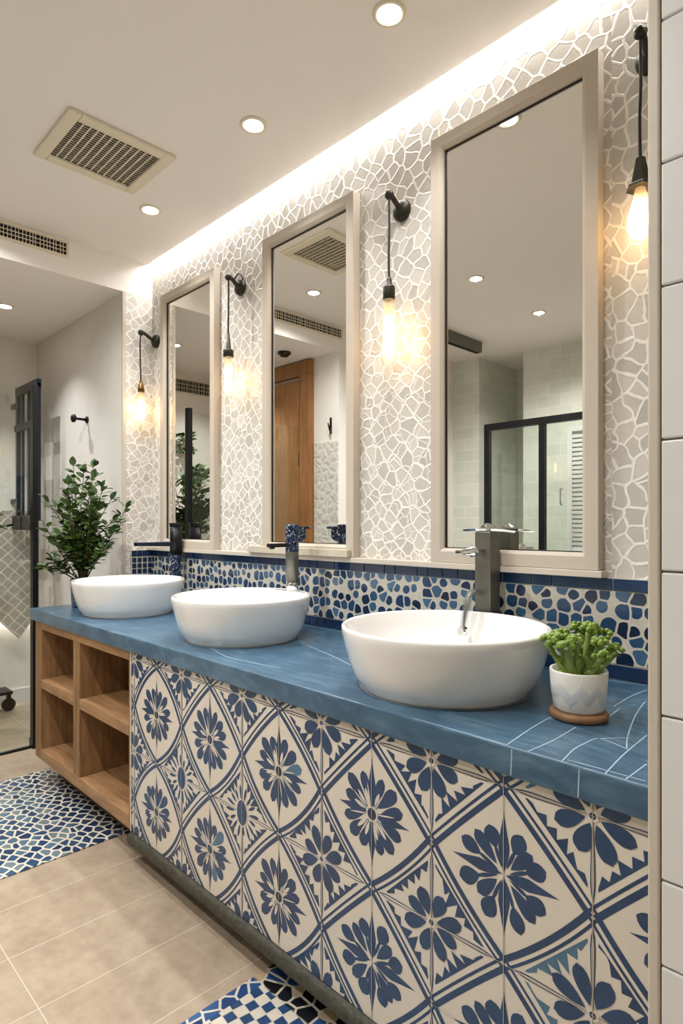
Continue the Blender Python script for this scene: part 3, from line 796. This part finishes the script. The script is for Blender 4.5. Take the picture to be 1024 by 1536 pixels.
# ------------------------------------------------------------------ sconces
def sconce(label, x, z, out, zs, shape, br=.020, bl=.2, loop=False, power=4):
    """plate on the wall at x,z; cord hangs 'out' metres off the wall down to socket top zs"""
    t = thing('wall_sconce', label, 'wall light', (x, YW, z), 'hanging filament bulb sconces')
    bm = bmesh.new(); lathe(bm, [(0,0),(.036,0),(.037,-.006),(.034,-.016),(.026,-.022),(.012,-.028),(0,-.029)], 28, axis='Y'); wp = obj('wall_plate', bm, 'bronze', t)
    bm = bmesh.new(); tube(bm, curve_pts([(0,-.02,.0),(0,-out*.45,.012),(0,-out*.85,.032),(0,-out,.030)], 6), .0095, 10)
    bmesh.ops.create_icosphere(bm, subdivisions=2, radius=.017, matrix=Matrix.Translation((0,-out,.03))); obj('arm', bm, 'bronze', t)
    if loop:
        bm = bmesh.new(); tube(bm, [(.034*math.cos(a), -.018, .02+.042*math.sin(a)) for a in [PI*q/14 for q in range(15)]], .0035, 8); obj('loop_handle', bm, 'black_metal', wp)
    dz = zs-z
    bm = bmesh.new()
    if shape == 'gooseneck': tube(bm, curve_pts([(0,-out+.03,.034),(0,-out+.01,.03),(0,-out-.004,0),(0,-out-.004,dz*.5),(0,-out,dz-.005)], 8), .0042, 8)
    else: tube(bm, curve_pts([(0,-out,.03),(.001,-out,dz*.3),(-.0015,-out,dz*.65),(0,-out,dz-.005)], 8), .0042, 8)
    obj('cord', bm, 'cord', t)
    c = (0, -out, dz)
    bm = bmesh.new()
    if shape == 'tube': lathe(bm, [(0,.022),(.007,.022),(.010,.012),(.010,-.004),(.019,-.008),(.021,-.014),(.021,-.052),(.019,-.055),(0,-.055)], 24, c); sb = -.055
    elif shape == 'flare': lathe(bm, [(0,.012),(.012,.012),(.014,0),(.024,-.05),(.034,-.058),(.034,-.062),(0,-.062)], 6, c, smooth=False); sb = -.062
    elif shape == 'cap': lathe(bm, [(0,.07),(.006,.07),(.012,.0),(.013,-.002),(.022,-.004),(.024,-.008),(.024,-.036),(0,-.036)], 24, c); sb = -.036
    else: lathe(bm, [(0,.012),(.007,.012),(.012,-.008),(.017,-.028),(.018,-.05),(0,-.05)], 24, c); sb = -.05
    obj('socket', bm, 'brass' if shape == 'gooseneck' else 'bronze', t)
    bm = bmesh.new(); q = (0, -out, dz+sb)
    if shape in ('tube', 'cap'): prof = [(br*.9,0),(br,-.004),(br,-bl+.012),(br*.8,-bl+.002),(0,-bl)]
    elif shape == 'flare': prof = [(.012,0),(.018,-.03),(.030,-.07),(.030,-.1),(.02,-.12),(0,-.126)]
    else: prof = [(.014,0),(.016,-.02),(.024,-bl*.55),(.024,-bl*.8),(.014,-bl*.97),(0,-bl)]
    lathe(bm, prof, 24, q); bu = obj('bulb', bm, 'bulb_glass', t)
    bm = bmesh.new(); fr = br*.42
    if shape == 'flare': lathe(bm, [(0,-.03),(.014,-.045),(.02,-.08),(.012,-.11),(0,-.115)], 14, q)
    else: lathe(bm, [(0,-bl*.22),(fr*.7,-bl*.28),(fr,-bl*.5),(fr,-bl*.85),(fr*.5,-bl*.92),(0,-bl*.93)], 14, q)
    obj('filament', bm, 'filament', bu)
    L = bpy.data.lights.new('bulb_lamp', 'POINT'); L.energy = power; L.color = (1,.72,.45); L.shadow_soft_size = .012
    lo = bpy.data.objects.new('lamp', L); COL.objects.link(lo); lo.parent = t; lo.location = (q[0], q[1]-.0, q[2]-bl*.6)
PS = .24
sconce('bulb sconce with curved gooseneck cord on the mosaic left of the left mirror', -3.165, 2.268, .095, 2.02, 'gooseneck', .02, .165, power=PS)
sconce('bulb sconce with a loop over its plate, between the left and middle mirrors', -2.353, 2.345, .072, 2.045, 'cap', .0185, .175, True, power=PS)
sconce('long tube bulb sconce between the middle and right mirrors', -1.378, 2.345, .075, 2.068, 'tube', .0205, .215, power=PS)
sconce('bulb sconce half hidden by the white tiled pier right of the right mirror', -.556, 2.43, .075, 2.135, 'flare', .03, .13, power=PS)

# ------------------------------------------------------------------ plants
def leaf(bm, p, d, up, L, W, mi=0):
    d = d.normalized(); s = d.cross(up)
    if s.length < 1e-3: s = d.orthogonal()
    s.normalize(); n = s.cross(d).normalized()
    def pt(a, b, c): return bm.verts.new(p+d*a*L+s*b*W+n*c*L)
    m = [pt(0,0,0), pt(.35,0,-.02), pt(.7,0,-.03), pt(1,0,-.10)]
    l = [pt(.2,.36,.05), pt(.5,.5,.06), pt(.8,.32,.02)]; r = [pt(.2,-.36,.05), pt(.5,-.5,.06), pt(.8,-.32,.02)]
    for a in ((m[0],m[1],l[0]),(m[1],l[1],l[0]),(m[1],m[2],l[1]),(m[2],l[2],l[1]),(m[2],m[3],l[2]),
              (m[0],r[0],m[1]),(m[1],r[0],r[1]),(m[1],r[1],m[2]),(m[2],r[1],r[2]),(m[2],r[2],m[3])):
        f = bm.faces.new(a); f.material_index = mi; f.smooth = True
def shrub(parent, base, tips, seed, L=.045, W=.028, per=9, spread=.05):
    r = random.Random(seed); bs = bmesh.new(); bl = bmesh.new(); base = Vector(base)
    for tip in tips:
        tip = Vector(tip); mid = base.lerp(tip, .5)+Vector((r.uniform(-.03,.03), r.uniform(-.03,.03), r.uniform(0,.05)))
        c = curve_pts([base+Vector((r.uniform(-.015,.015), r.uniform(-.015,.015), 0)), mid, tip], 8)
        tube(bs, c, [.004-.0028*k/len(c) for k in range(len(c))], 6)
        for k in range(per):
            i = int(len(c)*(.28+.72*(k+.5)/per)); i = min(i, len(c)-1); p = c[i]; tg = (c[i]-c[max(0,i-1)]).normalized() if i else Vector((0,0,1))
            for q in range(2):
                a = r.uniform(0, 2*PI); dr = (Vector((math.cos(a), math.sin(a), r.uniform(-.5,.5)))+tg*.6).normalized()
                st = p+dr*r.uniform(.004,.02); tube(bs, [p, st], .0012, 4)
                k2 = r.uniform(.6,1.15); leaf(bl, st, dr, Vector((r.uniform(-.4,.4), r.uniform(-.4,.4), 1)), L*k2, W*k2, 0 if r.random() < .6 else 1)
        leaf(bl, c[-1], (c[-1]-c[-3]), Vector((r.uniform(-1,1),0,1)), L, W, 0)
    st_ = obj('stem', bs, 'stem_brown', parent); obj('foliage', bl, ['leaf_dark', 'leaf_green'], st_, fix=False)
# view-plane axes at the plant: right = (.7013,.7128), towards camera = (.7128,-.7013)
t = thing('potted_shrub', 'bushy green leafy plant in a dark blue pot at the left end of the countertop', 'plant', (-3.06, 1.205, CT))
bm = bmesh.new(); lathe(bm, [(0,0),(.045,0),(.05,.01),(.057,.135),(.058,.14),(.054,.14),(.052,.12),(0,.118)], 32); po = obj('pot', bm, 'pot_blue', t)
bm = bmesh.new(); lathe(bm, [(0,.1185),(.0515,.1185),(.0515,.122),(0,.124)], 24); obj('soil', bm, 'soil', po)
r = random.Random(4); tips = []
for a, b in ((-.19,.52),(-.165,.50),(-.05,.70),(-.02,.67),(.02,.70),(.05,.64),(.09,.62),(.13,.58),(.17,.53),(.20,.49),(.16,.43),(.12,.36),(-.08,.60),(-.11,.55),(-.09,.47),(-.13,.40),(-.10,.33),(.0,.55),(.03,.5),(-.03,.44),(.06,.42),(.1,.48),(-.15,.20),(-.12,.24),(.0,.36),(.05,.30),(.08,.24),(-.05,.28),(.03,.22),(-.02,.60),(.07,.55),(-.06,.36),(.13,.29),(.0,.42)):
    w = r.uniform(-.10,.13)
    if b < .35: w = r.uniform(-.02,.1)
    tips.append((a*.7013+w*.7128, a*.7128-w*.7013, b))
    if tips[-1][1] > .24: tips[-1] = (tips[-1][0], .24, b)
shrub(t, (0,0,.12), tips, 5, .050, .035, 13)

t = thing('trough_planter', 'green ivy in a pale stone trough on a tall stand, seen in the left mirror', 'plant', (-4.12, .90, 0))
bm = bmesh.new(); box(bm, -.10, .10, -.16, .16, 1.0, 1.12, 0, .006); obj('trough', bm, 'trough_stone', t)
bm = bmesh.new(); box(bm, -.07, .07, -.12, .12, 0, 1.0, 0, .004); obj('stand', bm, 'white_paint', t)
r = random.Random(9)
shrub(t, (0,0,1.11), [(r.uniform(-.17,.17), r.uniform(-.2,.2), 1.18+.5*r.random()**1.1) for k in range(44)], 6, .06, .042, 9)
for lab, y, z, sd in (('small ivy sprig on the far wall, higher one seen in the left mirror', .65, 1.93, 2), ('small ivy sprig on the far wall, lower one seen in the left mirror', .52, 1.66, 3)):
    t = thing('wall_sprig', lab, 'plant', (-4.5995, y, z)); r = random.Random(sd)
    bm = bmesh.new(); lathe(bm, [(0,-.05),(.025,-.05),(.034,0),(.03,0),(.028,-.01),(0,-.01)], 18, (.0345,0,0)); obj('pot', bm, 'white_paint', t)
    shrub(t, (.035,0,-.005), [(.06+r.uniform(0,.07), r.uniform(-.1,.1), r.uniform(-.08,.09)) for k in range(8)], sd, .05, .034, 5)

t = thing('wood_coaster', 'round brown wooden coaster under the white succulent pot', 'coaster', (-.567, 1.262, CT))
bm = bmesh.new(); lathe(bm, [(0,0),(.054,0),(.0585,.004),(.060,.010),(.0575,.016),(.052,.018),(0,.018)], 40); obj('disc', bm, 'coaster_wood', t)
t = thing('potted_succulent', 'small green succulent in a white zigzag pot on the countertop by the tiled pier', 'plant', (-.567, 1.262, CT+.0182))
bm = bmesh.new(); lathe(bm, [(0,0),(.046,0),(.051,.005),(.056,.04),(.0585,.082),(.0575,.085),(.053,.084),(.051,.07),(0,.068)], 44); obj('pot', bm, 'pot_white', t)
bm = bmesh.new(); lathe(bm, [(0,.069),(.0505,.069),(.0505,.073),(0,.077)], 24); obj('soil', bm, 'succulent_pale', t)
r = random.Random(12); bs = bmesh.new(); bh = bmesh.new()
heads = []
for k in range(15):
    a = 2*PI*k/15*2.4; q = (k+.5)/15; rad = .016+.062*q**.7; zz = .168-.045*q+r.uniform(-.012,.012)
    heads.append(Vector((rad*math.cos(a), rad*math.sin(a), zz)))
for h_ in heads:
    b0 = Vector((h_.x*.28, h_.y*.28, .072)); tube(bs, curve_pts([b0, b0.lerp(h_, .5)-Vector((0,0,.006)), h_], 5), [.0075]*5+[.006]*5+[.008], 8)
    for q in range(13):
        d = Vector((r.gauss(0,1), r.gauss(0,1), abs(r.gauss(.4,.8)))).normalized()
        p = h_+d*.014; bmesh.ops.create_icosphere(bh, subdivisions=1, radius=r.uniform(.0055,.0085), matrix=Matrix.Translation(p))
    for q in range(3):
        a = r.uniform(0, 2*PI); p = b0.lerp(h_, r.uniform(.35,.8))
        leaf(bs, p, Vector((math.cos(a)+h_.x*8, math.sin(a)+h_.y*8, .8)), Vector((0,0,1)), .032, .018)
for f in bh.faces: f.smooth = False
obj('stem', bs, 'succulent_pale', t); obj('rosette', bh, 'succulent', t)

# ------------------------------------------------------------------ floor mosaics
bm = bmesh.new(); box(bm, -3.235, -2.348, .25, 1.11, .0005, .005, 0, .001)
tag(obj('mosaic_mat', bm, 'mosaic_blue'), 'blue and white pebble mosaic mat on the floor before the oak shelf unit', 'floor mosaic')
bm = bmesh.new(); box(bm, -1.354, -.5, .45, 1.11, .0005, .005, 0, .001)
tag(obj('mosaic_mat', bm, 'mosaic_checker'), 'blue and white chequered mosaic mat on the floor under the flowered vanity front', 'floor mosaic')

# ------------------------------------------------------------------ next room: glass screen, grid panel, hook, tiled panel, cart
t = thing('glass_screen', 'clear glass shower screen with tall black post and floor track, left of the countertop', 'screen', (-3.62, 1.16, 0))
bm = bmesh.new(); box(bm, -.024, .024, -.015, .015, 0, 2.02, 0, .003); box(bm, -.03, .03, -.018, .018, 0, .05, 0, .002); obj('post', bm, 'black_metal', t)
bxo('pane', (-.004, .004, -1.0, -.015, .012, 2.0), 'screen_glass', t)
bxo('floor_track', (-.01, .01, -1.0, -.015, 0, .012), 'black_metal', t)
t = thing('grid_panel', 'narrow dark metal frame panel with vertical bars beside the black post', 'frame', (-4.275, 1.33, 1.235))
bm = bmesh.new()
box(bm, -.21, -.18, -.012, .012, .03, .90); obj('stile', bm, 'navy_metal', t, .002)
bxo('stile', (.15, .21, -.012, .012, .03, .90), 'navy_metal', t, .002)
bxo('top_rail', (-.21, .21, -.014, .014, .87, .925), 'navy_metal', t, .002)
bm = bmesh.new(); box(bm, -.22, .17, -.02, .012, .63, .675, 0, .006); obj('middle_rail', bm, 'navy_metal', t)
for x in (-.10, .02): bxo('bar', (x-.011, x+.011, -.008, .008, .03, .88), 'navy_metal', t)
for x0, x1 in ((-.23,-.04),(-.03,.14)): bxo('clamp', (x0, x1, -.03, .02, -.03, .065), 'black_metal', t, .006)
for z in (.15, .80): bxo('bracket', (-.3245, -.205, -.01, .01, z, z+.03), 'navy_metal', t)
t = thing('robe_hook', 'black double robe hook on the grey plaster wall above the leafy plant', 'hook', (-3.71, YN, 1.875))
bm = bmesh.new(); lathe(bm, [(0,0),(.021,0),(.021,-.006),(.014,-.011),(0,-.012)], 20, axis='Y'); obj('mount_plate', bm, 'black_metal', t)
bm = bmesh.new(); tube(bm, [(0,-.008,0),(0,-.075,0)], .008, 10); obj('arm', bm, 'black_metal', t)
bm = bmesh.new(); lathe(bm, [(0,-.07),(.016,-.07),(.024,-.076),(.024,-.088),(.016,-.094),(0,-.095)], 22, axis='Y'); obj('knob', bm, 'black_metal', t)
t = thing('robe_hook', 'small black hook on the white wall reflected in the middle mirror', 'hook', (-3.30, .15, 1.98))
bm = bmesh.new(); box(bm, -.008, .008, 0, .008, -.06, .06); obj('mount_plate', bm, 'black_metal', t)
bm = bmesh.new(); tube(bm, curve_pts([(0,.004,-.02),(.02,.03,-.045),(.03,.05,-.02),(.02,.05,.01)], 6), .006, 8); obj('hook_arm', bm, 'black_metal', t)
# pointed tile panel with light below
t = thing('mounted_tile_panel', 'diamond tiled wall panel with pointed lower edge and a light behind it', 'wall panel', (-4.6, 0, 0))
bm = bmesh.new(); zig = []
lo = [(1.4885,.63),(1.36,.455),(1.225,.60),(1.09,.455),(.95,.60),(.82,.455),(.68,.60),(.55,.455),(.42,.6),(.3,.6)]
loop = [(.3,1.335)]+[(1.4885,1.335)]+lo
fv = [bm.verts.new((.05, p[0], p[1])) for p in loop]; bv = [bm.verts.new((.028, p[0], p[1])) for p in loop]
bm.faces.new(fv); bm.faces.new(bv[::-1])
for q in range(len(loop)): bm.faces.new((fv[q-1], bv[q-1], bv[q], fv[q]))
obj('tile_face', bm, 'diamond_tile', t)
bxo('mount_bracket', (.0006, .028, .35, 1.45, .7, 1.3), 'white_paint', t)
bxo('led_bar', (.002, .02, .32, 1.47, .605, .625), 'led_glow', t)
t = thing('rolling_cart', 'low black cart on caster wheels on the floor below the diamond tiled panel', 'cart', (-4.45, 1.1, 0))
bm = bmesh.new(); box(bm, -.08, .08, -.45, .17, .125, .145, 0, .004); obj('deck', bm, 'black_metal', t)
for x, y in ((.0,.165),(-.03,-.4)):
    bm = bmesh.new(); lathe(bm, [(0,-.012),(.03,-.012),(.042,-.008),(.042,.008),(.03,.012),(0,.012)], 24, (x,y,.042), axis='X'); wb = bm
    bm = bmesh.new(); box(bm, x-.018, x+.018, y-.012, y+.012, .085, .125, 0, .003); box(bm, x-.018, x-.014, y-.01, y+.01, .04, .09); box(bm, x+.014, x+.018, y-.01, y+.01, .04, .09); fk = obj('caster_fork', bm, 'black_metal', t); obj('caster_wheel', wb, 'wheel_rubber', fk)

# ------------------------------------------------------------------ shower seen in the right mirror
t = thing('shower_enclosure', 'black framed glass shower screen reflected in the right mirror', 'shower screen', (-1.7, -.8, 0))
ox = 1.7
for x in (-2.55, -2.10, -1.2): bxo('post', (x-.022+ox, x+.022+ox, -.02, .02, 0, 2.0), 'black_metal', t, .002)
bxo('top_rail', (-2.57+ox, -1.18+ox, -.022, .022, 1.96, 2.01), 'black_metal', t, .002)
bxo('bottom_rail', (-2.528+ox, -1.222+ox, -.018, .018, 0, .04), 'black_metal', t)
for x0, x1 in ((-2.528,-2.122),(-2.078,-1.222)): bxo('pane', (x0+ox, x1+ox, -.004, .004, .04, 1.96), 'screen_glass', t)
bm = bmesh.new(); tube(bm, curve_pts([(-1.95+ox,.004,1.38),(-1.95+ox,.035,1.39),(-1.95+ox,.035,1.48),(-1.95+ox,.004,1.49)], 6), .007, 10); obj('handle', bm, 'chrome', t)
t = bpy.data.objects.new('window_1', None); COL.objects.link(t); struct(t, 'white louvred shutter on the shower wall', 'window'); t.location = (-1.9, -1.43, 0)
bm = bmesh.new()
for d in ((-.3,-.26,1.0,2.02),(.26,.3,1.0,2.02),(-.26,.26,1.98,2.02),(-.26,.26,1.0,1.04)): box(bm, d[0], d[1], 0, .03, d[2], d[3])
obj('window_frame', bm, 'tile_white', t)
bm = bmesh.new()
for k in range(26):
    z = 1.055+k*.0355; a = len(bm.verts); box(bm, -.26, .26, .003, .022, z-.011, z+.011)
    bm.verts.ensure_lookup_table()
    for v in bm.verts[a:]: v.co.z -= (v.co.y-.0125)*.35
obj('louvre', bm, 'tile_white', t)
bxo('shutter_backing', (-.26, .26, 0, .003, 1.04, 1.98), 'grey_plaster', t)
t = thing('shower_shelf', 'black wall shelf under the louvred shutter in the right mirror', 'shelf', (-1.95, -1.43, .96))
bxo('shelf_board', (-.3, .3, 0, .12, 0, .022), 'black_metal', t, .002)
for x in (-.25, .25): bxo('bracket', (x-.01, x+.01, 0, .1, -.06, 0), 'black_metal', t)

# ------------------------------------------------------------------ camera, world, view
cam = bpy.data.cameras.new('camera'); co = bpy.data.objects.new('camera', cam); COL.objects.link(co)
co.location = (0,0,1.24); co.rotation_euler = (PI/2, 0, math.atan2(928,913))
cam.sensor_fit = 'VERTICAL'; cam.sensor_height = 36; cam.lens = 913/1536*36; cam.shift_y = 19/1536; cam.clip_start = .02
S.camera = co
w = bpy.data.worlds.new('world'); S.world = w; w.use_nodes = True
w.node_tree.nodes['Background'].inputs[0].default_value = (.5,.5,.5,1); w.node_tree.nodes['Background'].inputs[1].default_value = .3
S.view_settings.view_transform = 'Standard'; S.view_settings.look = 'None'; S.view_settings.gamma = 1
S.view_settings.exposure = 0.3; S.view_settings.use_curve_mapping = False
try:
    S.cycles.max_bounces = 14; S.cycles.diffuse_bounces = 6; S.cycles.glossy_bounces = 6; S.cycles.transparent_max_bounces = 16
    S.cycles.caustics_refractive = False; S.cycles.sample_clamp_indirect = 6; S.cycles.use_denoising = True
except Exception: pass
